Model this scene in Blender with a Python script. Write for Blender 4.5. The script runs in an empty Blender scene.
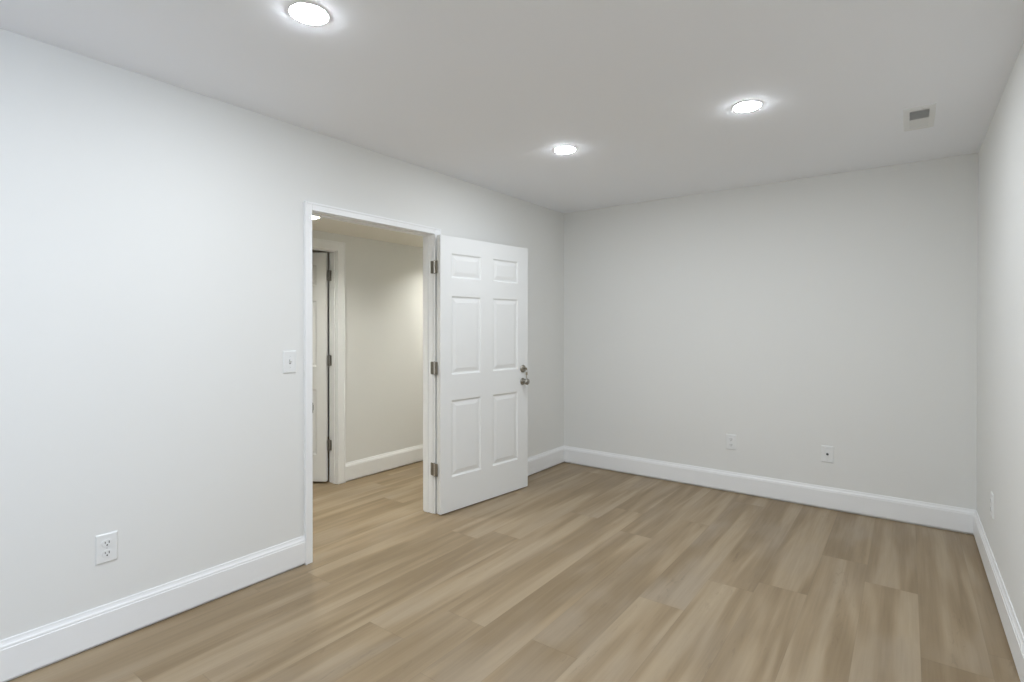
import bpy, bmesh, math, random
from mathutils import Matrix, Vector

random.seed(7)
SC = bpy.context.scene
COL = SC.collection

# ------------------------------------------------------------------ camera
CAM_POS = Vector((2.792, 0.0, 1.375))
YAW, PITCH, ROLL = -0.6398, -0.0049, 0.0004
def camera_axes():
    cy, sy, cp, sp = math.cos(YAW), math.sin(YAW), math.cos(PITCH), math.sin(PITCH)
    f = Vector((sy*cp, cy*cp, sp)); r = Vector((cy, -sy, 0.0)); u = r.cross(f)
    cr, sr = math.cos(ROLL), math.sin(ROLL)
    return f, cr*r + sr*u, -sr*r + cr*u
F, R, U = camera_axes()
cam_data = bpy.data.cameras.new('camera')
cam = bpy.data.objects.new('camera', cam_data); COL.objects.link(cam)
m = Matrix.Identity(4)
for i in range(3):
    m[i][0], m[i][1], m[i][2], m[i][3] = R[i], U[i], -F[i], CAM_POS[i]
cam.matrix_world = m
cam_data.sensor_width = 36.0
cam_data.lens = 531.49 * 36.0 / 1024.0
cam_data.shift_y = -12.0 / 1024.0
cam_data.clip_start = 0.02
SC.camera = cam

# ------------------------------------------------------------------ world, light levels, exposure
world = bpy.data.worlds.new('daylight'); SC.world = world; world.use_nodes = True
world.node_tree.nodes['Background'].inputs['Color'].default_value = (0.72, 0.84, 1.0, 1)
world.node_tree.nodes['Background'].inputs['Strength'].default_value = 0.6
SC.view_settings.view_transform = 'Standard'
SC.view_settings.look = 'None'
SC.view_settings.gamma = 1.0
SC.view_settings.use_curve_mapping = False
SC.view_settings.exposure = 0.0
SC.cycles.use_denoising = True
SC.cycles.max_bounces = 14
SC.cycles.diffuse_bounces = 10
SC.cycles.sample_clamp_indirect = 10.0

ROOM_LAMP = 312.0       # emission strength of the room's downlight lenses
HALL_LAMP = 570.0
WINDOW_POWER = 46.0
# daylight entering by the window behind the camera
la = bpy.data.lights.new('window_daylight', 'AREA'); la.shape = 'RECTANGLE'
la.size, la.size_y = 1.3, 1.5; la.energy = WINDOW_POWER; la.color = (0.60, 0.75, 1.0)
lo = bpy.data.objects.new('window_daylight', la); COL.objects.link(lo)
lo.location = (3.42, -1.15, 1.50); lo.rotation_euler = (0, math.radians(90), 0)   # outside the right wall's window, faces -x

# ------------------------------------------------------------------ dimensions (metres)
W, D, Y0 = 3.16, 4.63, -2.40         # room: x 0..W, y Y0..D
H = 2.517
WT = 0.09                            # wall between room and hall
JL, JR, JT = 1.790, 2.779, 2.045     # doorway faces
HX, HH = -1.191, 2.18                # hall wall plane and hall ceiling
H0, H1 = 0.3, 4.63
J2L, J2R, J2T = 1.935, 2.797, 2.028  # far doorway off the hall
HT = 0.098

# ------------------------------------------------------------------ materials
def new_mat(name):
    mt = bpy.data.materials.new(name); mt.use_nodes = True
    nt = mt.node_tree; b = nt.nodes['Principled BSDF']
    return mt, nt, b
def paint(name, col, rough=0.6, bump=0.0, scale=300.0, spec=0.35, vary=0.0):
    mt, nt, b = new_mat(name)
    b.inputs['Base Color'].default_value = (*col, 1); b.inputs['Roughness'].default_value = rough
    b.inputs['Specular IOR Level'].default_value = spec
    tc = nt.nodes.new('ShaderNodeTexCoord')
    if bump:
        n = nt.nodes.new('ShaderNodeTexNoise'); n.inputs['Scale'].default_value = scale; n.inputs['Detail'].default_value = 3
        bp = nt.nodes.new('ShaderNodeBump'); bp.inputs['Strength'].default_value = bump; bp.inputs['Distance'].default_value = 0.001
        nt.links.new(tc.outputs['Object'], n.inputs['Vector'])
        nt.links.new(n.outputs['Fac'], bp.inputs['Height']); nt.links.new(bp.outputs['Normal'], b.inputs['Normal'])
    if vary:
        n2 = nt.nodes.new('ShaderNodeTexNoise'); n2.inputs['Scale'].default_value = 1.3; n2.inputs['Detail'].default_value = 2
        nt.links.new(tc.outputs['Object'], n2.inputs['Vector'])
        mx = nt.nodes.new('ShaderNodeMix'); mx.data_type = 'RGBA'
        mx.inputs[6].default_value = (*[c*(1-vary) for c in col], 1); mx.inputs[7].default_value = (*[min(1, c*(1+vary)) for c in col], 1)
        nt.links.new(n2.outputs['Fac'], mx.inputs[0]); nt.links.new(mx.outputs[2], b.inputs['Base Color'])
    return mt
def metal(name, col, rough):
    mt, nt, b = new_mat(name)
    b.inputs['Base Color'].default_value = (*col, 1); b.inputs['Roughness'].default_value = rough
    b.inputs['Metallic'].default_value = 1.0
    tc = nt.nodes.new('ShaderNodeTexCoord'); n = nt.nodes.new('ShaderNodeTexNoise'); n.inputs['Scale'].default_value = 60
    mr = nt.nodes.new('ShaderNodeMapRange'); mr.inputs[3].default_value = rough*0.8; mr.inputs[4].default_value = min(1, rough*1.25)
    nt.links.new(tc.outputs['Object'], n.inputs['Vector']); nt.links.new(n.outputs['Fac'], mr.inputs[0]); nt.links.new(mr.outputs[0], b.inputs['Roughness'])
    return mt
def lamp(name, col, strength):
    mt, nt, b = new_mat(name)
    b.inputs['Base Color'].default_value = (0.9, 0.9, 0.9, 1)
    b.inputs['Emission Color'].default_value = (*col, 1); b.inputs['Emission Strength'].default_value = strength
    return mt
M_WALL = paint('wall_paint', (0.748, 0.752, 0.735), 0.75, 0.12, 350, 0.2, 0.01)
M_CEIL = paint('ceiling_paint', (0.885, 0.905, 0.945), 0.9, 0.1, 250, 0.1, 0.01)
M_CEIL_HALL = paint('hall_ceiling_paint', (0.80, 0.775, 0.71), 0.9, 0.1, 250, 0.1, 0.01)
M_TRIM = paint('trim_paint', (0.835, 0.845, 0.85), 0.38, 0.04, 120, 0.45)
M_DOOR = paint('door_paint', (0.78, 0.79, 0.785), 0.42, 0.06, 160, 0.45)
M_PLATE = paint('white_plastic', (0.765, 0.775, 0.77), 0.32, 0.0, 1, 0.5)
M_SLOT = paint('dark_slot', (0.02, 0.02, 0.02), 0.8)
M_NICKEL = metal('satin_nickel', (0.36, 0.34, 0.30), 0.34)
M_HINGE = metal('hinge_metal', (0.36, 0.345, 0.31), 0.5)
M_PIN = metal('hinge_pin_metal', (0.72, 0.71, 0.68), 0.38)
M_BRASS = metal('key_brass', (0.42, 0.37, 0.29), 0.35)
M_DUCT = paint('duct_grey', (0.10, 0.105, 0.10), 0.8)
M_LED = lamp('led_lens', (0.95, 1.0, 1.06), ROOM_LAMP)
M_LED_HALL = lamp('led_lens_warm', (1.0, 0.985, 0.90), HALL_LAMP)

def floor_material():
    mt, nt, b = new_mat('oak_vinyl_planks')
    N, L = nt.nodes, nt.links
    def math_(op, a, c=None, d=None):
        n = N.new('ShaderNodeMath'); n.operation = op
        for i, v in enumerate((a, c, d)):
            if v is None: continue
            if isinstance(v, (int, float)): n.inputs[i].default_value = v
            else: L.new(v, n.inputs[i])
        return n.outputs[0]
    uv = N.new('ShaderNodeUVMap'); uv.uv_map = 'plank'
    sp = N.new('ShaderNodeSeparateXYZ'); L.new(uv.outputs[0], sp.inputs[0])
    at = N.new('ShaderNodeAttribute'); at.attribute_name = 'tone'
    sa = N.new('ShaderNodeSeparateColor'); L.new(at.outputs['Color'], sa.inputs[0])
    r1, r2, r3 = sa.outputs[0], sa.outputs[1], sa.outputs[2]
    u, v = sp.outputs[0], sp.outputs[1]
    def noise(su, sv, off, detail, rough=0.5, dist=0.0):
        c = N.new('ShaderNodeCombineXYZ')
        L.new(math_('MULTIPLY', u, su), c.inputs[0]); L.new(math_('MULTIPLY', v, sv), c.inputs[1])
        L.new(math_('MULTIPLY', r3, off), c.inputs[2])
        n = N.new('ShaderNodeTexNoise'); n.inputs['Scale'].default_value = 1.0
        n.inputs['Detail'].default_value = detail; n.inputs['Roughness'].default_value = rough; n.inputs['Distortion'].default_value = dist
        L.new(c.outputs[0], n.inputs['Vector']); return n.outputs['Fac']
    def remap(x, a, c, lo, hi):
        n = N.new('ShaderNodeMapRange'); L.new(x, n.inputs[0])
        for i, q in enumerate((a, c, lo, hi)): n.inputs[i+1].default_value = q
        n.interpolation_type = 'SMOOTHSTEP'; return n.outputs[0]
    band = remap(noise(8.0, 0.62, 37.0, 1.8, 0.55, 0.6), 0.36, 0.65, 0.0, 1.0)     # broad soft light and dark bands along a plank
    haze = noise(4.0, 1.6, 91.0, 2.0)                                              # greyish limed patches
    fine = noise(90.0, 2.6, 53.0, 4.0, 0.6)                                        # pores
    wave = noise(26.0, 1.5, 71.0, 3.0, 0.5, 1.1)                                   # cathedral grain
    fac = math_('ADD', math_('MULTIPLY', band, 0.70), math_('ADD', math_('MULTIPLY', r1, 0.16), 0.06))
    ramp = N.new('ShaderNodeValToRGB'); L.new(fac, ramp.inputs[0])
    e = ramp.color_ramp.elements
    e[0].position = 0.05; e[0].color = (0.231, 0.169, 0.098, 1)
    e[1].position = 0.95; e[1].color = (0.372, 0.294, 0.196, 1)
    e2 = e.new(0.5); e2.color = (0.296, 0.222, 0.136, 1)
    mx = N.new('ShaderNodeMix'); mx.data_type = 'RGBA'
    L.new(math_('MULTIPLY', remap(haze, 0.42, 0.72, 0.0, 1.0), math_('ADD', math_('MULTIPLY', r2, 0.55), 0.25)), mx.inputs[0])
    L.new(ramp.outputs[0], mx.inputs[6]); mx.inputs[7].default_value = (0.318, 0.261, 0.193, 1)
    # grain multiplies
    g = math_('ADD', remap(fine, 0.3, 0.7, -0.03, 0.02), remap(wave, 0.35, 0.65, -0.035, 0.025))
    fleck = math_('MULTIPLY', remap(noise(70.0, 14.0, 23.0, 2.0, 0.5, 0.8), 0.56, 0.66, 0.0, 1.0), remap(noise(14.0, 1.1, 11.0, 1.0), 0.58, 0.68, 0.0, -0.11))
    g = math_('ADD', math_('ADD', g, 1.0), fleck)
    # seams: dark hairline near each plank's edge (third and fourth uv stored as second map)
    uv2 = N.new('ShaderNodeUVMap'); uv2.uv_map = 'edge'
    s2 = N.new('ShaderNodeSeparateXYZ'); L.new(uv2.outputs[0], s2.inputs[0])
    du = math_('SUBTRACT', 0.114, math_('ABSOLUTE', s2.outputs[0]))
    seam = math_('MULTIPLY', remap(du, 0.0005, 0.0022, 0.90, 1.0), 1.0)
    dv = s2.outputs[1]
    seam2 = remap(dv, 0.0006, 0.003, 0.88, 1.0)
    g = math_('MULTIPLY', math_('MULTIPLY', g, seam), seam2)
    hsv = N.new('ShaderNodeHueSaturation'); L.new(g, hsv.inputs['Value']); L.new(mx.outputs[2], hsv.inputs['Color'])
    L.new(hsv.outputs[0], b.inputs['Base Color'])
    L.new(remap(fine, 0.2, 0.8, 0.50, 0.40), b.inputs['Roughness'])
    b.inputs['Specular IOR Level'].default_value = 0.35
    bp = N.new('ShaderNodeBump'); bp.inputs['Strength'].default_value = 0.12; bp.inputs['Distance'].default_value = 0.0008
    L.new(fine, bp.inputs['Height']); L.new(bp.outputs['Normal'], b.inputs['Normal'])
    return mt
M_FLOOR = floor_material()

# ------------------------------------------------------------------ mesh helpers
def link(name, bm, mats, parent=None, smooth=False, world=True):
    me = bpy.data.meshes.new(name)
    bmesh.ops.recalc_face_normals(bm, faces=bm.faces)
    bm.to_mesh(me); bm.free()
    for mt in (mats if isinstance(mats, (list, tuple)) else [mats]): me.materials.append(mt)
    if smooth:
        for p in me.polygons: p.use_smooth = True
        me.set_sharp_from_angle(angle=math.radians(35))
    o = bpy.data.objects.new(name, me); COL.objects.link(o)
    if parent:
        o.parent = parent
    return o
def box(bm, a, b, bev=0.0, mat=0):
    a, b = Vector(a), Vector(b)
    r = bmesh.ops.create_cube(bm, size=1.0, matrix=Matrix.Translation((a+b)/2) @ Matrix.Diagonal((*[max(abs(b[i]-a[i]), 1e-5) for i in range(3)], 1)))
    vs = r['verts']; fs = {f for v in vs for f in v.link_faces}
    if bev:
        es = list({e for v in vs for e in v.link_edges})
        q = bmesh.ops.bevel(bm, geom=es, offset=bev, segments=2, affect='EDGES', profile=0.5)
        fs = set(q['faces']) | {f for f in fs if f.is_valid}
    for f in fs: f.material_index = mat
def cyl(bm, c, axis, r, h, seg=32, r2=None, mat=0):
    """cylinder from c along axis (unit vector), length h"""
    ax = Vector(axis).normalized()
    q = Vector((0, 0, 1)).rotation_difference(ax).to_matrix().to_4x4()
    mt = Matrix.Translation(Vector(c) + ax*h/2) @ q
    res = bmesh.ops.create_cone(bm, cap_ends=True, segments=seg, radius1=r, radius2=r if r2 is None else r2, depth=h, matrix=mt)
    for f in {f for v in res['verts'] for f in v.link_faces}: f.material_index = mat
def lathe(bm, c, axis, prof, seg=40, mat=0):
    """prof = [(radius, distance along axis)]"""
    ax = Vector(axis).normalized(); q = Vector((0, 0, 1)).rotation_difference(ax).to_matrix()
    c = Vector(c); rings = []
    for r, h in prof:
        if r < 1e-6: rings.append([bm.verts.new(c + q @ Vector((0, 0, h)))])
        else: rings.append([bm.verts.new(c + q @ Vector((r*math.cos(2*math.pi*k/seg), r*math.sin(2*math.pi*k/seg), h))) for k in range(seg)])
    for A, B in zip(rings, rings[1:]):
        for k in range(seg):
            k2 = (k+1) % seg
            if len(A) == 1 and len(B) == 1: continue
            if len(A) == 1: f = bm.faces.new((A[0], B[k], B[k2]))
            elif len(B) == 1: f = bm.faces.new((A[k], A[k2], B[0]))
            else: f = bm.faces.new((A[k], A[k2], B[k2], B[k]))
            f.material_index = mat
def extrude_profile(bm, prof, p0, p1, out):
    """profile [(offset from wall, z)] run from p0 to p1 (xy), out = unit xy normal away from the wall"""
    p0, p1, out = Vector((*p0, 0)), Vector((*p1, 0)), Vector((*out, 0))
    A = [bm.verts.new(p0 + out*o + Vector((0, 0, z))) for o, z in prof]
    B = [bm.verts.new(p1 + out*o + Vector((0, 0, z))) for o, z in prof]
    n = len(prof)
    for i in range(n):
        j = (i+1) % n
        bm.faces.new((A[i], A[j], B[j], B[i]))
    bm.faces.new(A); bm.faces.new(list(reversed(B)))
def thing(name, label, cat, loc=(0, 0, 0), rot=(0, 0, 0), group=None):
    o = bpy.data.objects.new(name, None); COL.objects.link(o)
    o.location = loc; o.rotation_euler = rot; o.empty_display_size = 0.05
    o['label'] = label; o['category'] = cat
    if group: o['group'] = group
    return o
def copy_tree(o, parent=None):
    c = o.copy(); COL.objects.link(c)
    if parent: c.parent = parent
    for ch in [x for x in SC.objects if x.parent == o]: copy_tree(ch, c)
    return c
def struct(o, label=None, cat=None):
    o['kind'] = 'structure'
    if label: o['label'] = label
    if cat: o['category'] = cat
    return o

# ------------------------------------------------------------------ floor of planks
PW = 0.228; PX = 0.104
KNOWN = {2: [0.95], 3: [1.585], 4: [1.87], 5: [3.3], 6: [3.75], 7: [2.555], 8: [2.945], 9: [3.08], 10: [1.85], 11: [3.43], 12: [0.95], 13: [1.15]}
def build_floor():
    bm = bmesh.new(); L1 = bm.loops.layers.uv.new('plank'); L2 = bm.loops.layers.uv.new('edge')
    CL = bm.loops.layers.color.new('tone')
    xmin, xmax, ymin, ymax = -3.0, W+0.1, Y0-0.1, H1+0.1
    PL = 1.83
    r0 = int(math.floor((xmin-PX)/PW)); r1 = int(math.ceil((xmax-PX)/PW))
    for r in range(r0, r1):
        xa, xb = max(xmin, PX+r*PW), min(xmax, PX+(r+1)*PW)
        xc = PX+(r+0.5)*PW
        j = KNOWN.get(r, [random.uniform(0, PL)])[0]
        while j > ymin: j -= PL
        while j < ymax:
            ya, yb = max(ymin, j), min(ymax, j+PL)
            if yb > ya:
                tone = (random.random(), random.random(), random.random(), 1)
                ou, ov = random.uniform(0, 50), random.uniform(0, 50)
                # three slices so the distance to a plank's end can be carried linearly
                cuts = [ya, (ya+yb)/2, yb]
                for c0, c1 in zip(cuts, cuts[1:]):
                    vs = [bm.verts.new((x, y, 0)) for x, y in ((xa, c0), (xb, c0), (xb, c1), (xa, c1))]
                    f = bm.faces.new(vs)
                    for lp in f.loops:
                        x, y = lp.vert.co.x, lp.vert.co.y
                        lp[L1].uv = (x-xc+ou, y-j+ov)
                        lp[L2].uv = (x-xc, min(y-j, j+PL-y))
                        lp[CL] = tone
            j += PL
    me = bpy.data.meshes.new('floor'); bm.to_mesh(me); bm.free(); me.materials.append(M_FLOOR)
    o = bpy.data.objects.new('floor', me); COL.objects.link(o); struct(o)
    bs = bmesh.new(); box(bs, (xmin, ymin, -0.12), (xmax, ymax, -0.002))
    s = link('subfloor', bs, M_SLOT); s.parent = o
build_floor()

# ------------------------------------------------------------------ room shell
def shell(name, boxes, mat):
    bm = bmesh.new()
    for a, b in boxes: box(bm, a, b)
    return struct(link(name, bm, mat))
shell('wall_left', [((-WT, Y0-.1, 0), (0, JL-.012, H)), ((-WT, JR+.012, 0), (0, D, H)), ((-WT, JL-.012, JT+.012), (0, JR+.012, H))], M_WALL)
shell('wall_back', [((-WT, D, 0), (W+.1, D+.1, H))], M_WALL)
WY0, WY1, WZ0, WZ1 = -1.90, -0.40, 0.85, 2.15
shell('wall_right', [((W, Y0-.1, 0), (W+.1, WY0, H)), ((W, WY1, 0), (W+.1, D, H)),
                     ((W, WY0, 0), (W+.1, WY1, WZ0)), ((W, WY0, WZ1), (W+.1, WY1, H))], M_WALL)
shell('wall_front', [((-WT, Y0-.1, 0), (W, Y0, H))], M_WALL)
shell('ceiling', [((-WT, Y0-.1, H), (W+.1, D+.1, H+.1))], M_CEIL)
# hall
shell('wall_hall', [((HX-HT, H0, 0), (HX, J2L-.012, HH)), ((HX-HT, J2R+.012, 0), (HX, H1, HH)),
                    ((HX-HT, J2L-.012, J2T+.012), (HX, J2R+.012, HH))], M_WALL)
shell('wall_hall_back', [((-3.0, H1, 0), (-WT, H1+.1, HH))], M_WALL)
shell('wall_hall_front', [((-3.0, H0-.1, 0), (-WT, H0, HH))], M_WALL)
shell('wall_far_room', [((-3.1, H0-.1, 0), (-3.0, H1+.1, HH))], M_WALL)
HALL_LIGHTS = [(-.745, .75), (-.745, 2.262), (-.72, 3.97)]
def hall_ceiling():
    hs = .058; bxs = []; ys = [H0-.1]
    for _, y in HALL_LIGHTS: ys += [y-hs, y+hs]
    ys.append(H1+.1)
    for i in range(len(ys)-1):
        if i % 2 == 0: bxs.append(((-3.1, ys[i], HH), (-WT, ys[i+1], HH+.03)))
        else:
            x = HALL_LIGHTS[i//2][0]
            bxs += [((-3.1, ys[i], HH), (x-hs, ys[i+1], HH+.03)), ((x+hs, ys[i], HH), (-WT, ys[i+1], HH+.03))]
    shell('ceiling_hall', bxs, M_CEIL_HALL)
    bm = bmesh.new(); box(bm, (-3.1, H0-.1, HH+.10), (-WT, H1+.1, HH+.14))
    for a, b in (((-3.1, H0-.1, HH+.03), (-WT, H0-.06, HH+.10)), ((-3.1, H1+.06, HH+.03), (-WT, H1+.1, HH+.10))): box(bm, a, b)
    struct(link('ceiling_hall_deck', bm, M_CEIL_HALL))
hall_ceiling()

# window behind the camera
def build_window():
    bm = bmesh.new(); c = .06; xa, xb = W-.012, W
    box(bm, (xa, WY0-c, WZ0-c), (xb, WY0, WZ1+c), .002); box(bm, (xa, WY1, WZ0-c), (xb, WY1+c, WZ1+c), .002)
    box(bm, (xa, WY0, WZ1), (xb, WY1, WZ1+c), .002); box(bm, (xa-.03, WY0, WZ0-c), (xb, WY1, WZ0), .002)
    w = struct(link('window_1', bm, M_TRIM))
    bm = bmesh.new(); f = .045; xa, xb = W+.03, W+.07; ym = (WY0+WY1)/2
    for a, b in (((WY0, WZ0), (WY0+f, WZ1)), ((WY1-f, WZ0), (WY1, WZ1)), ((ym-f/2, WZ0+f), (ym+f/2, WZ1-f)),
                 ((WY0+f, WZ0), (WY1-f, WZ0+f)), ((WY0+f, WZ1-f), (WY1-f, WZ1))):
        box(bm, (xa, a[0], a[1]), (xb, b[0], b[1]), .002)
    link('window_frame', bm, M_TRIM, w)
    mt = bpy.data.materials.new('window_glass'); mt.use_nodes = True; nt = mt.node_tree
    out = nt.nodes['Material Output']; nt.nodes.remove(nt.nodes['Principled BSDF'])
    t = nt.nodes.new('ShaderNodeBsdfTransparent'); g = nt.nodes.new('ShaderNodeBsdfGlossy'); g.inputs['Roughness'].default_value = 0
    fr = nt.nodes.new('ShaderNodeFresnel'); mx = nt.nodes.new('ShaderNodeMixShader')
    nt.links.new(fr.outputs[0], mx.inputs[0]); nt.links.new(t.outputs[0], mx.inputs[1]); nt.links.new(g.outputs[0], mx.inputs[2]); nt.links.new(mx.outputs[0], out.inputs[0])
    bm = bmesh.new()
    box(bm, (W+.048, WY0+f, WZ0+f), (W+.052, ym-f/2, WZ1-f)); box(bm, (W+.048, ym+f/2, WZ0+f), (W+.052, WY1-f, WZ1-f))
    link('pane', bm, mt, w)
build_window()

# ------------------------------------------------------------------ baseboards
BZ = 0.014
PROF = [(0, BZ), (.016, BZ), (.016, .134), (.0135, .1365), (.0135, .142), (.0125, .146), (.009, .151), (.0065, .158), (.0055, .1645), (.0045, .167), (0, .167)]
def baseboard(name, runs):
    bm = bmesh.new()
    for p0, p1, out in runs: extrude_profile(bm, PROF, p0, p1, out)
    struct(link(name, bm, M_TRIM))
CW = .045                                # casing width by the room's doorway
baseboard('baseboard_left', [((0, Y0), (0, JL-.003-CW), (1, 0)), ((0, JR+.066), (0, D), (1, 0))])
baseboard('baseboard_back', [((0, D), (W, D), (0, -1))])
baseboard('baseboard_right', [((W, Y0), (W, D), (-1, 0))])
baseboard('baseboard_front', [((0, Y0), (W, Y0), (0, 1))])
baseboard('baseboard_hall', [((HX, J2R+.080), (HX, H1), (1, 0)), ((HX, H0), (HX, J2L-.080), (1, 0)),
                             ((-WT, JR+.06), (-WT, H1), (-1, 0)), ((-WT, H0), (-WT, JL-.06), (-1, 0)),
                             ((HX, H1), (-WT, H1), (0, -1))])

# ------------------------------------------------------------------ door frames
def casing(bm, x, out, yl, yr, zt, wl, wr, wt, th=.018, inset=.006):
    """flat casing with a small inner bead on the wall plane x, facing out (+1 / -1)"""
    def bar(y0, z0, y1, z1, horizontal, inner_low):
        box(bm, (x, y0, z0), (x+out*th, y1, z1), .0025)
    bar(yl-wl, 0, yl, zt+wt, False, False); bar(yr, 0, yr+wr, zt+wt, False, True)
    bar(yl, zt, yr, zt+wt, True, True)
    b = .011                                 # raised back band on the outer edge
    box(bm, (x, yl-wl-.001, 0), (x+out*(th+.003), yl-wl+b, zt+wt+.001), .002)
    box(bm, (x, yr+wr-b, 0), (x+out*(th+.003), yr+wr+.001, zt+wt+.001), .002)
    box(bm, (x, yl-wl+b, zt+wt-b), (x+out*(th+.003), yr+wr-b, zt+wt+.001), .002)
def door_frame(name, x0, x1, yl, yr, zt, faces, stop_x, stop_w):
    """x0 < x1 wall faces"""
    bm = bmesh.new(); t = .012
    for xw, out, wl, wr, wt, rev in faces: casing(bm, xw, out, yl-rev, yr+rev, zt+rev, wl, wr, wt)
    root = struct(link(name, bm, M_TRIM))
    bm = bmesh.new()
    box(bm, (x0, yl-t, 0), (x1, yl, zt+t), .001); box(bm, (x0, yr, 0), (x1, yr+t, zt+t), .001)
    box(bm, (x0, yl, zt), (x1, yr, zt+t), .001)
    link('jamb', bm, M_TRIM, root)
    bm = bmesh.new(); s = .006
    box(bm, (stop_x, yl, 0), (stop_x+stop_w, yl+s, zt), .0015); box(bm, (stop_x, yr-s, 0), (stop_x+stop_w, yr, zt), .0015)
    box(bm, (stop_x, yl+s, zt-s), (stop_x+stop_w, yr-s, zt), .0015)
    link('door_stop', bm, M_TRIM, root)
    return root
frame1 = door_frame('trim_1', -WT, 0, JL, JR, JT, [(0, 1, CW, .062, CW, .004), (-WT, -1, .057, .057, .057, .004)], -.086, .040)
frame2 = door_frame('trim_2', HX-HT, HX, J2L, J2R, J2T, [(HX, 1, .073, .073, .078, .003), (HX-HT, -1, .07, .07, .07, .003)], -1.247, .03)
frame1['label'] = 'white trim around the open doorway to the hall'
frame2['label'] = 'white trim around the far doorway in the hall'
# strike plate whose curved lip shows at the edge of the left jamb
bm = bmesh.new()
box(bm, (-.052, JL, .872), (-.006, JL+.0015, .932), .0004)
for k in range(6):
    a0, a1 = k*.22, (k+1)*.22
    box(bm, (-.007+.0045*k, JL+.0002-.0008*k, .886), (-.002+.0045*k, JL+.0018-.0002*k, .918))
sp_ = link('strike_plate', bm, M_HINGE, frame1)
bm = bmesh.new(); box(bm, (.012, JL-.0045, .872), (.0205, JL-.0025, .93), .0004); cyl(bm, (.016, JL-.003, .872), (0, 0, 1), .0028, .058, 12)
link('strike_lip', bm, M_HINGE, frame1)

# ------------------------------------------------------------------ six panel doors
PROF_PANEL = [(0.0, 0.0), (.004, -.0015), (.008, -.006), (.013, -.0085), (.021, -.0085), (.030, -.0065), (.048, -.0025)]
def door_face(bm, us, zs, panels, w, s, width, z0, z1):
    """one face of the slab at w; s=+1 faces +w. panel cells get the moulded rings"""
    def vert(u, z, d): return bm.verts.new((u, w + s*d, z))
    for i in range(len(us)-1):
        for j in range(len(zs)-1):
            a, b, c, d = us[i], us[i+1], zs[j], zs[j+1]
            if (i, j) not in panels:
                bm.faces.new([vert(a, c, 0), vert(b, c, 0), vert(b, d, 0), vert(a, d, 0)]); continue
            prev = None
            for ins, dep in PROF_PANEL:
                ring = [vert(a+ins, c+ins, dep), vert(b-ins, c+ins, dep), vert(b-ins, d-ins, dep), vert(a+ins, d-ins, dep)]
                if prev:
                    for k in range(4): bm.faces.new([prev[k], prev[(k+1) % 4], ring[(k+1) % 4], ring[k]])
                prev = ring
            bm.faces.new(prev)
def door_slab(name, width, z0, z1, us, zs, th, mat=M_DOOR):
    """local axes: x along the width from the hinge, y towards the viewer's side; slab spans y -th..0"""
    bm = bmesh.new()
    panels = {(i, j) for i in (1, 3) for j in (1, 3, 5)}
    door_face(bm, us, zs, panels, 0.0, 1, width, z0, z1)
    door_face(bm, us, zs, panels, -th, -1, width, z0, z1)
    def q(pts): bm.faces.new([bm.verts.new(p) for p in pts])
    for i in range(len(us)-1):
        for z in (z0, z1): q([(us[i], 0, z), (us[i+1], 0, z), (us[i+1], -th, z), (us[i], -th, z)])
    for j in range(len(zs)-1):
        for u in (0.0, width): q([(u, 0, zs[j]), (u, 0, zs[j+1]), (u, -th, zs[j+1]), (u, -th, zs[j])])
    bmesh.ops.remove_doubles(bm, verts=bm.verts, dist=1e-5)
    return link(name, bm, mat)
def knob_bm(c, out, r=.026):
    bm = bmesh.new()
    lathe(bm, c, out, [(0, 0), (.029, 0), (.0298, .004), (.027, .008), (.018, .011), (.011, .016), (.0105, .030), (.015, .034),
                       (.023, .039), (.0265, .047), (.0265, .054), (.023, .061), (.016, .065), (0, .066)])
    return bm
def bolt_bm(c, out, keyed):
    bm = bmesh.new()
    lathe(bm, c, out, [(0, 0), (.031, 0), (.032, .005), (.027, .013), (.020, .016), (.0165, .016), (.0160, .018), (0, .018)])
    if keyed: box(bm, (c[0]-.0015, .0175, c[2]-.006), (c[0]+.0015, .0195, c[2]+.006), 0, 1)
    else: box(bm, (c[0]-.004, c[1]-.035, c[2]-.016), (c[0]+.004, c[1]-.015, c[2]+.016), .002)
    return bm

# door of the room, folded back against the left wall
DW, DT = 0.953, 0.040
ang = math.radians(6.42)
us = [0, .104, .405, .533, .832, DW]; zs = [.010, .260, .830, 1.017, 1.600, 1.732, 1.915, 2.0385]
d1 = door_slab('door_1', DW, .010, 2.0385, us, zs, DT)
e = Vector((math.sin(ang), math.cos(ang), 0)); n = Vector((math.cos(ang), -math.sin(ang), 0))
md = Matrix.Identity(4)
for i in range(3): md[i][0], md[i][1], md[i][3] = e[i], n[i], (0.084, 2.773, 0)[i]
md[2][2] = 1; md[0][2] = md[1][2] = 0
# e x n points down, so use a proper rotation: mirror the local frame instead
if md.to_3x3().determinant() < 0:
    for v in d1.data.vertices: v.co.y = -v.co.y
    d1.data.flip_normals()
    for i in range(3): md[i][1] = -md[i][1]
    SGN = -1
else: SGN = 1
d1.matrix_world = md
struct(d1, 'white six panel door with nickel knob, swung open against the left wall', 'door')
def y_(v): return SGN*v
def local_obj(name, bm, mat, parent, smooth=True):
    for v in bm.verts: v.co.y *= SGN
    return link(name, bm, mat, parent, smooth)
k1 = local_obj('doorknob', knob_bm((.887, 0, .911), (0, 1, 0)), M_NICKEL, d1)
bmk = knob_bm((.887, -DT, .911), (0, -1, 0)); local_obj('doorknob', bmk, M_NICKEL, d1)
local_obj('deadbolt', bolt_bm((.889, 0, 1.018), (0, 1, 0), True), [M_NICKEL, M_SLOT], d1)
local_obj('thumb_turn', bolt_bm((.889, -DT, 1.018), (0, -1, 0), False), [M_NICKEL, M_SLOT], d1)
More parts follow.
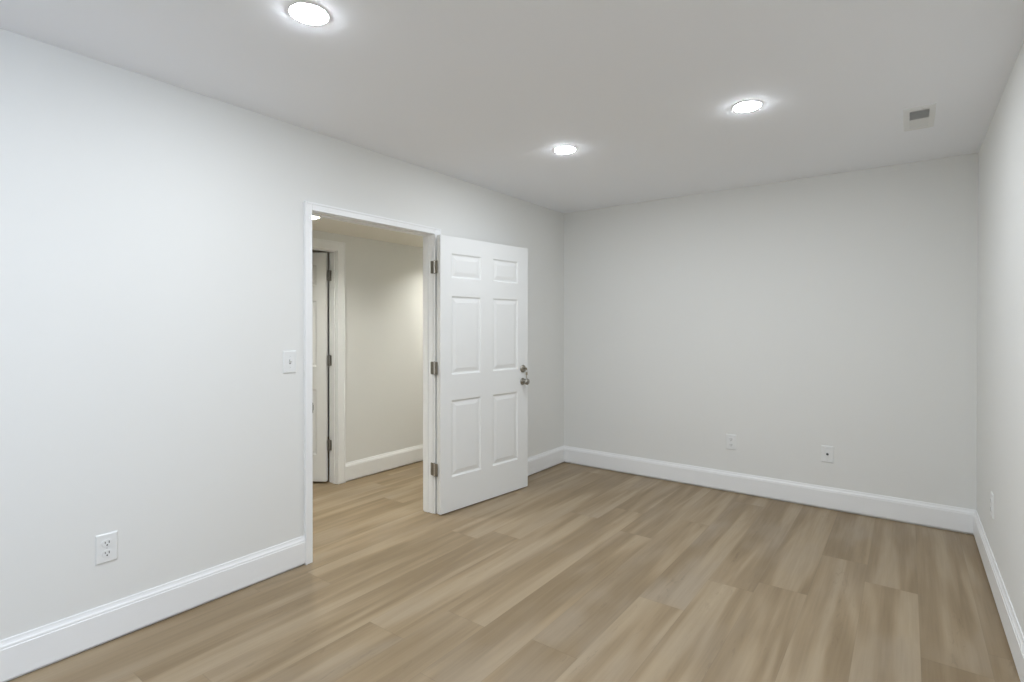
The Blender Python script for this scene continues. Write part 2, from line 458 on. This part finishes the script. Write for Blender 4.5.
bm = bmesh.new(); box(bm, (DW-.0005, -DT/2-.012, .877), (DW+.0012, -DT/2+.012, .933), .0003); box(bm, (DW, -DT/2-.006, .896), (DW+.010, -DT/2+.006, .914), .002)
local_obj('latch_plate', bm, M_NICKEL, d1, False)
bm = bmesh.new(); box(bm, (DW-.0005, -DT/2-.012, .990), (DW+.0012, -DT/2+.012, 1.046), .0003)
local_obj('bolt_plate', bm, M_NICKEL, d1, False)

# hinges: built in world space, then hung on the door
def hinge(parent, zc, pin, leaf_a, leaf_b, h=.092):
    """pin (x,y); leaf_a/leaf_b = (direction xy, length, thickness normal xy)"""
    bm = bmesh.new()
    for (dx, dy), ln in (leaf_a, leaf_b):
        d = Vector((dx, dy, 0)).normalized(); nn = Vector((-d.y, d.x, 0))
        t = .0012; prof = []
        r = .006
        zs_ = [(0, -h/2), (ln-r, -h/2), (ln-r*.3, -h/2+r*.3), (ln, -h/2+r), (ln, h/2-r), (ln-r*.3, h/2-r*.3), (ln-r, h/2), (0, h/2)]
        A = [bm.verts.new(Vector((pin[0], pin[1], zc)) + d*a + nn*t + Vector((0, 0, b))) for a, b in zs_]
        B = [bm.verts.new(Vector((pin[0], pin[1], zc)) + d*a - nn*t + Vector((0, 0, b))) for a, b in zs_]
        bm.faces.new(A); bm.faces.new(list(reversed(B)))
        for k in range(8): bm.faces.new([A[k], B[k], B[(k+1) % 8], A[(k+1) % 8]])
    for k in range(5):
        z = zc-h/2 + k*h/5
        cyl(bm, (pin[0], pin[1], z+.0006), (0, 0, 1), .0062, h/5-.0012, 20, None, 1)
    cyl(bm, (pin[0], pin[1], zc-h/2-.004), (0, 0, 1), .0045, h+.008, 16)
    inv = parent.matrix_world.inverted()
    for v in bm.verts: v.co = inv @ v.co
    return link('hinge', bm, [M_HINGE, M_PIN], parent)
PIN1 = (0.025, 2.7705)
for z in (1.808, 1.070, .329):
    hinge(d1, z, PIN1, ((-1, .13), .044), ((n.x, n.y), .036))

# door at the far side of the hall, ajar into the next room
D2W, D2T = .85, .036
a2 = math.radians(56)                      # opening angle
pin2 = Vector((HX-HT-.006, J2R-.004, 0))
e2 = Vector((-math.sin(a2), -math.cos(a2), 0)); n2 = Vector((math.cos(a2), -math.sin(a2), 0))
us2 = [0, .084, .365, .480, .750, D2W]
d2 = door_slab('door_2', D2W, .018, 2.018, us2, [.018, .250, .825, 1.020, 1.600, 1.728, 1.910, 2.018], D2T)
md2 = Matrix.Identity(4)
org = pin2 + n2*(D2T+.006) + e2*.010
for i in range(3): md2[i][0], md2[i][1], md2[i][3] = e2[i], n2[i], org[i]
if md2.to_3x3().determinant() < 0:
    for v in d2.data.vertices: v.co.y = -v.co.y
    d2.data.flip_normals()
    for i in range(3): md2[i][1] = -md2[i][1]
    SGN = -1
else: SGN = 1
d2.matrix_world = md2
struct(d2, 'white six panel door standing ajar on the far side of the hall', 'door')
local_obj('doorknob', knob_bm((.79, 0, .905), (0, 1, 0)), M_NICKEL, d2)
for z in (1.820, 1.075, .330):
    hinge(d2, z, (pin2.x, pin2.y), ((1, -.02), .036), ((n2.x, n2.y), .036))

# ------------------------------------------------------------------ key hanging in the deadbolt
kt = thing('key', 'small metal key hanging below the deadbolt of the open white door', 'key')
kp = Vector((0.084, 2.773, 0)) + e*.889 + n*.0196 + Vector((0, 0, 1.018))
bm = bmesh.new()
for a, b in (((-.0011, 0, -.004), (.0011, .012, .004)),): box(bm, a, b)
lathe(bm, (0, .012, 0), (0, 1, 0), [(0, 0), (.004, 0), (.004, .002), (0, .002)], 16)
box(bm, (-.0012, .013, -.011), (.0012, .031, .011), .001)
mk = Matrix.Identity(4)
for i in range(3): mk[i][0], mk[i][1], mk[i][3] = -e[i], n[i], kp[i]
kt.matrix_world = mk
kk = link('key_bow', bm, M_BRASS, kt)
bm = bmesh.new()                          # ring
RN = 28
ring = []
for i in range(RN):
    a = 2*math.pi*i/RN; c = Vector((0, .025 + 0*math.cos(a), -.018)) + Vector((math.sin(a)*.013, 0, math.cos(a)*.013)); rr = Vector((math.sin(a), 0, math.cos(a)))
    ring.append([bm.verts.new(c + rr*.001*math.cos(b) + Vector((0, 1, 0))*.001*math.sin(b)) for b in (0, 1.57, 3.14, 4.71)])
for i in range(RN):
    for k in range(4): bm.faces.new([ring[i][k], ring[i][(k+1) % 4], ring[(i+1) % RN][(k+1) % 4], ring[(i+1) % RN][k]])
link('key_ring', bm, M_NICKEL, kt, True)
bm = bmesh.new()
box(bm, (-.012, .0238, -.052), (.012, .0262, -.027), .0006); box(bm, (-.0045, .0238, -.080), (.0045, .0262, -.050), .0004)
link('spare_key', bm, M_BRASS, kt)

# ------------------------------------------------------------------ wall plates. Local frame: x across, y out of the wall, z up
PWD, PHT = .080, .126
def rot_for(out):
    return (0, 0, math.atan2(-out[0], out[1]))     # local +y -> out
def plate_bm(w=PWD, h=PHT, hole=None):
    bm = bmesh.new(); t = .0062; r = .004
    rings = []
    for ins, d in ((0, 0), (0, .0025), (.0035, t-.0006), (.006, t)):
        rings.append([bm.verts.new((sx*(w/2-ins), d, sz*(h/2-ins))) for sx, sz in ((-1, -1), (1, -1), (1, 1), (-1, 1))])
    bm.faces.new(list(reversed(rings[0])))
    for A, B in zip(rings, rings[1:]):
        for k in range(4): bm.faces.new([A[k], A[(k+1) % 4], B[(k+1) % 4], B[k]])
    bm.faces.new(rings[-1]); return bm
def screw(parent, x, z):
    bm = bmesh.new(); cyl(bm, (x, .006, z), (0, 1, 0), .0033, .0012, 16); box(bm, (x-.0025, .0070, z-.0004), (x+.0025, .0074, z+.0004), 0, 1)
    link('screw', bm, [M_PLATE, M_SLOT], parent)
def make_outlet(label, loc, out):
    t = thing('electrical_outlet', label, 'outlet', loc, rot_for(out), 'duplex outlets in the room')
    pl = link('cover_plate', plate_bm(), M_PLATE, t)
    for s in (-1, 1):
        bm = bmesh.new(); zc = s*.0222
        A, B = [], []
        for k in range(28):
            a = 2*math.pi*k/28; x = .0185*math.cos(a); z = max(-.0145, min(.0145, .0185*math.sin(a)))
            A.append(bm.verts.new((x, .0058, zc+z))); B.append(bm.verts.new((x*.97, .0086, zc+z*.97)))
        for k in range(28): bm.faces.new([A[k], A[(k+1) % 28], B[(k+1) % 28], B[k]])
        bm.faces.new(B)
        box(bm, (-.0085, .0082, zc-.002), (-.0058, .0089, zc+.0085), 0, 1)
        box(bm, (.0058, .0082, zc-.001), (.0082, .0089, zc+.0075), 0, 1)
        cyl(bm, (0, .0082, zc-.0085), (0, 1, 0), .0030, .0007, 14, None, 1)
        link('receptacle', bm, [M_PLATE, M_SLOT], t)
    screw(t, 0, 0)
    return t
o1 = make_outlet('white duplex outlet low on the left wall, nearest the camera', (0.0, .798, .412), (1, 0))
o2 = copy_tree(o1); o2.location = (1.619, D, .415); o2.rotation_euler = rot_for((0, -1)); o2['label'] = 'white duplex outlet on the back wall, left of the cable jack'
o3 = copy_tree(o1); o3.location = (W, 3.805, .423); o3.rotation_euler = rot_for((-1, 0)); o3['label'] = 'white outlet seen edge on, low on the right wall near the corner'
def make_switch():
    t = thing('light_switch', 'white toggle light switch on the left wall beside the doorway', 'light switch', (0, 1.652, 1.175), rot_for((1, 0)))
    link('cover_plate', plate_bm(), M_PLATE, t)
    bm = bmesh.new(); box(bm, (-.0050, .0060, -.0120), (.0050, .0066, .0120), 0, 0)
    link('toggle_slot', bm, M_DUCT, t)
    bm = bmesh.new()
    a = [(-.0046, .006, -.009), (.0046, .006, -.009), (.0046, .006, .009), (-.0046, .006, .009)]
    b = [(-.0036, .0175, .0065), (.0036, .0175, .0065), (.0036, .0175, .0125), (-.0036, .0175, .0125)]
    A = [bm.verts.new(p) for p in a]; B = [bm.verts.new(p) for p in b]
    for k in range(4): bm.faces.new([A[k], A[(k+1) % 4], B[(k+1) % 4], B[k]])
    bm.faces.new(B); bm.faces.new(A)
    link('toggle', bm, M_PLATE, t)
    screw(t, 0, .030); screw(t, 0, -.030)
make_switch()
def make_jack():
    t = thing('cable_jack', 'white wall plate with one dark cable socket on the back wall', 'wall jack', (2.311, D, .414), rot_for((0, -1)))
    link('cover_plate', plate_bm(), M_PLATE, t)
    bm = bmesh.new(); lathe(bm, (0, .006, 0), (0, 1, 0), [(0, 0), (.0085, 0), (.0085, .002), (.0055, .002), (.0055, .008), (.0035, .0082), (.0030, .006), (0, .006)], 24)
    link('socket', bm, M_DUCT, t)
    screw(t, 0, .045); screw(t, 0, -.045)
make_jack()

# ------------------------------------------------------------------ recessed lights
def make_light(label, x, y, z, mat, group):
    t = thing('ceiling_light', label, 'ceiling light', (x, y, z), (0, 0, 0), group)
    bm = bmesh.new()
    lathe(bm, (0, 0, 0), (0, 0, -1), [(.0615, -.001), (.0620, .0012), (.066, .0018), (.0695, .0030), (.0715, .0026), (.0722, -.001)], 56)
    link('trim_ring', bm, M_PLATE, t, True)
    bm = bmesh.new()
    lathe(bm, (0, 0, 0), (0, 0, -1), [(0, .0088), (.030, .0085), (.048, .0076), (.058, .0058), (.0622, .0016)], 56)
    link('lens', bm, mat, t, True)
    return t
G = 'round downlights in the room ceiling'
l1 = make_light('bright round ceiling light nearest the camera, at the top left', 1.034, 1.120, H, M_LED, G)
for lab, x, y in (('smallest round ceiling light, above the open door by the left wall', 1.012, 2.965),
                  ('round ceiling light between the farthest light and the air vent', 2.120, 2.945),
                  ('round ceiling light overhead in front of the camera, near the right wall', 2.120, 1.120),
                  ('added unseen round ceiling light behind the camera, near the left wall', 1.034, -.720),  # this and the next: unseen pair added to help light the room
                  ('added unseen round ceiling light behind the camera, near the right wall', 2.120, -.720)):
    c = copy_tree(l1); c.location = (x, y, H); c['label'] = lab
def make_can(label, x, y):
    t = thing('ceiling_light', label, 'ceiling light', (x, y, HH), (0, 0, 0), 'recessed lights along the hall ceiling')
    bm = bmesh.new()
    lathe(bm, (0, 0, 0), (0, 0, 1), [(.088, .001), (.087, -.002), (.075, -.0035), (.066, -.002), (.064, .006), (.058, .055), (.056, .060), (.0605, .060), (.066, .010), (.068, .002)], 48)
    link('trim_ring', bm, M_PLATE, t, True)
    bm = bmesh.new(); lathe(bm, (0, 0, 0), (0, 0, 1), [(0, .0560), (.0572, .0560), (.0572, .0585), (0, .0585)], 48)
    link('lens', bm, M_LED_HALL, t, True)
for lab, (x, y) in zip(('added recessed hall light before the doorway, hidden by the left wall', 'warm recessed light in the low hall ceiling seen through the doorway',  # the one before the doorway is added, unseen, to spread the hall's light
                        'recessed hall light past the doorway, hidden behind the open door'), HALL_LIGHTS): make_can(lab, x, y)

# ------------------------------------------------------------------ ceiling register
def make_vent():
    x0, x1, y0, y1 = 2.770, 2.908, 3.478, 3.862
    cx, cy = (x0+x1)/2, (y0+y1)/2; hw, hl = (x1-x0)/2, (y1-y0)/2
    t = thing('air_vent', 'white rectangular air vent with dark louvers in the ceiling', 'air vent', (cx, cy, H))
    ow, ol = hw-.027, hl-.045
    bm = bmesh.new(); th = .007
    rings = []
    for sx, sy, z in ((hw, hl, 0), (hw-.001, hl-.001, -.003), (hw-.007, hl-.007, -th), (ow, ol, -th), (ow, ol, -.0005)):
        rings.append([bm.verts.new((a*sx, b*sy, z)) for a, b in ((-1, -1), (1, -1), (1, 1), (-1, 1))])
    for A, B in zip(rings, rings[1:]):
        for k in range(4): bm.faces.new([A[k], A[(k+1) % 4], B[(k+1) % 4], B[k]])
    link('vent_frame', bm, M_PLATE, t)
    bm = bmesh.new(); box(bm, (-ow, -ol, -.0012), (ow, ol, -.0004)); link('duct_opening', bm, M_DUCT, t)
    bm = bmesh.new(); box(bm, (-ow, -.003, -th), (ow, .003, -.001)); link('divider', bm, M_PLATE, t)
    bm = bmesh.new()
    nb = 9
    for half in (-1, 1):
        for k in range(nb):
            yc = half*(.008 + (k+.5)*(ol-.010)/nb)
            a = math.radians(62)
            if half < 0: v = Vector((0, math.cos(a), math.sin(a)))          # leaning away: the dark gaps show
            else: v = Vector((0, -math.cos(math.radians(25)), math.sin(math.radians(25))))      # flatter: reads white
            ln = .0065 if half < 0 else .0125
            c = Vector((0, yc, -.0042)); nn = Vector((0, -v.z, v.y))*.0004
            P = [c-v*ln/2, c+v*ln/2]
            pts = []
            for sx in (-ow, ow):
                for p in P:
                    for s in (-1, 1): pts.append(bm.verts.new(p+nn*s+Vector((sx, 0, 0))))
            a0, a1, a2_, a3, b0, b1, b2, b3 = pts
            for f in ((a0, a1, a3, a2_), (b0, b2, b3, b1), (a0, b0, b1, a1), (a2_, a3, b3, b2), (a0, a2_, b2, b0), (a1, b1, b3, a3)): bm.faces.new(f)
    link('louvers', bm, M_PLATE, t)
make_vent()
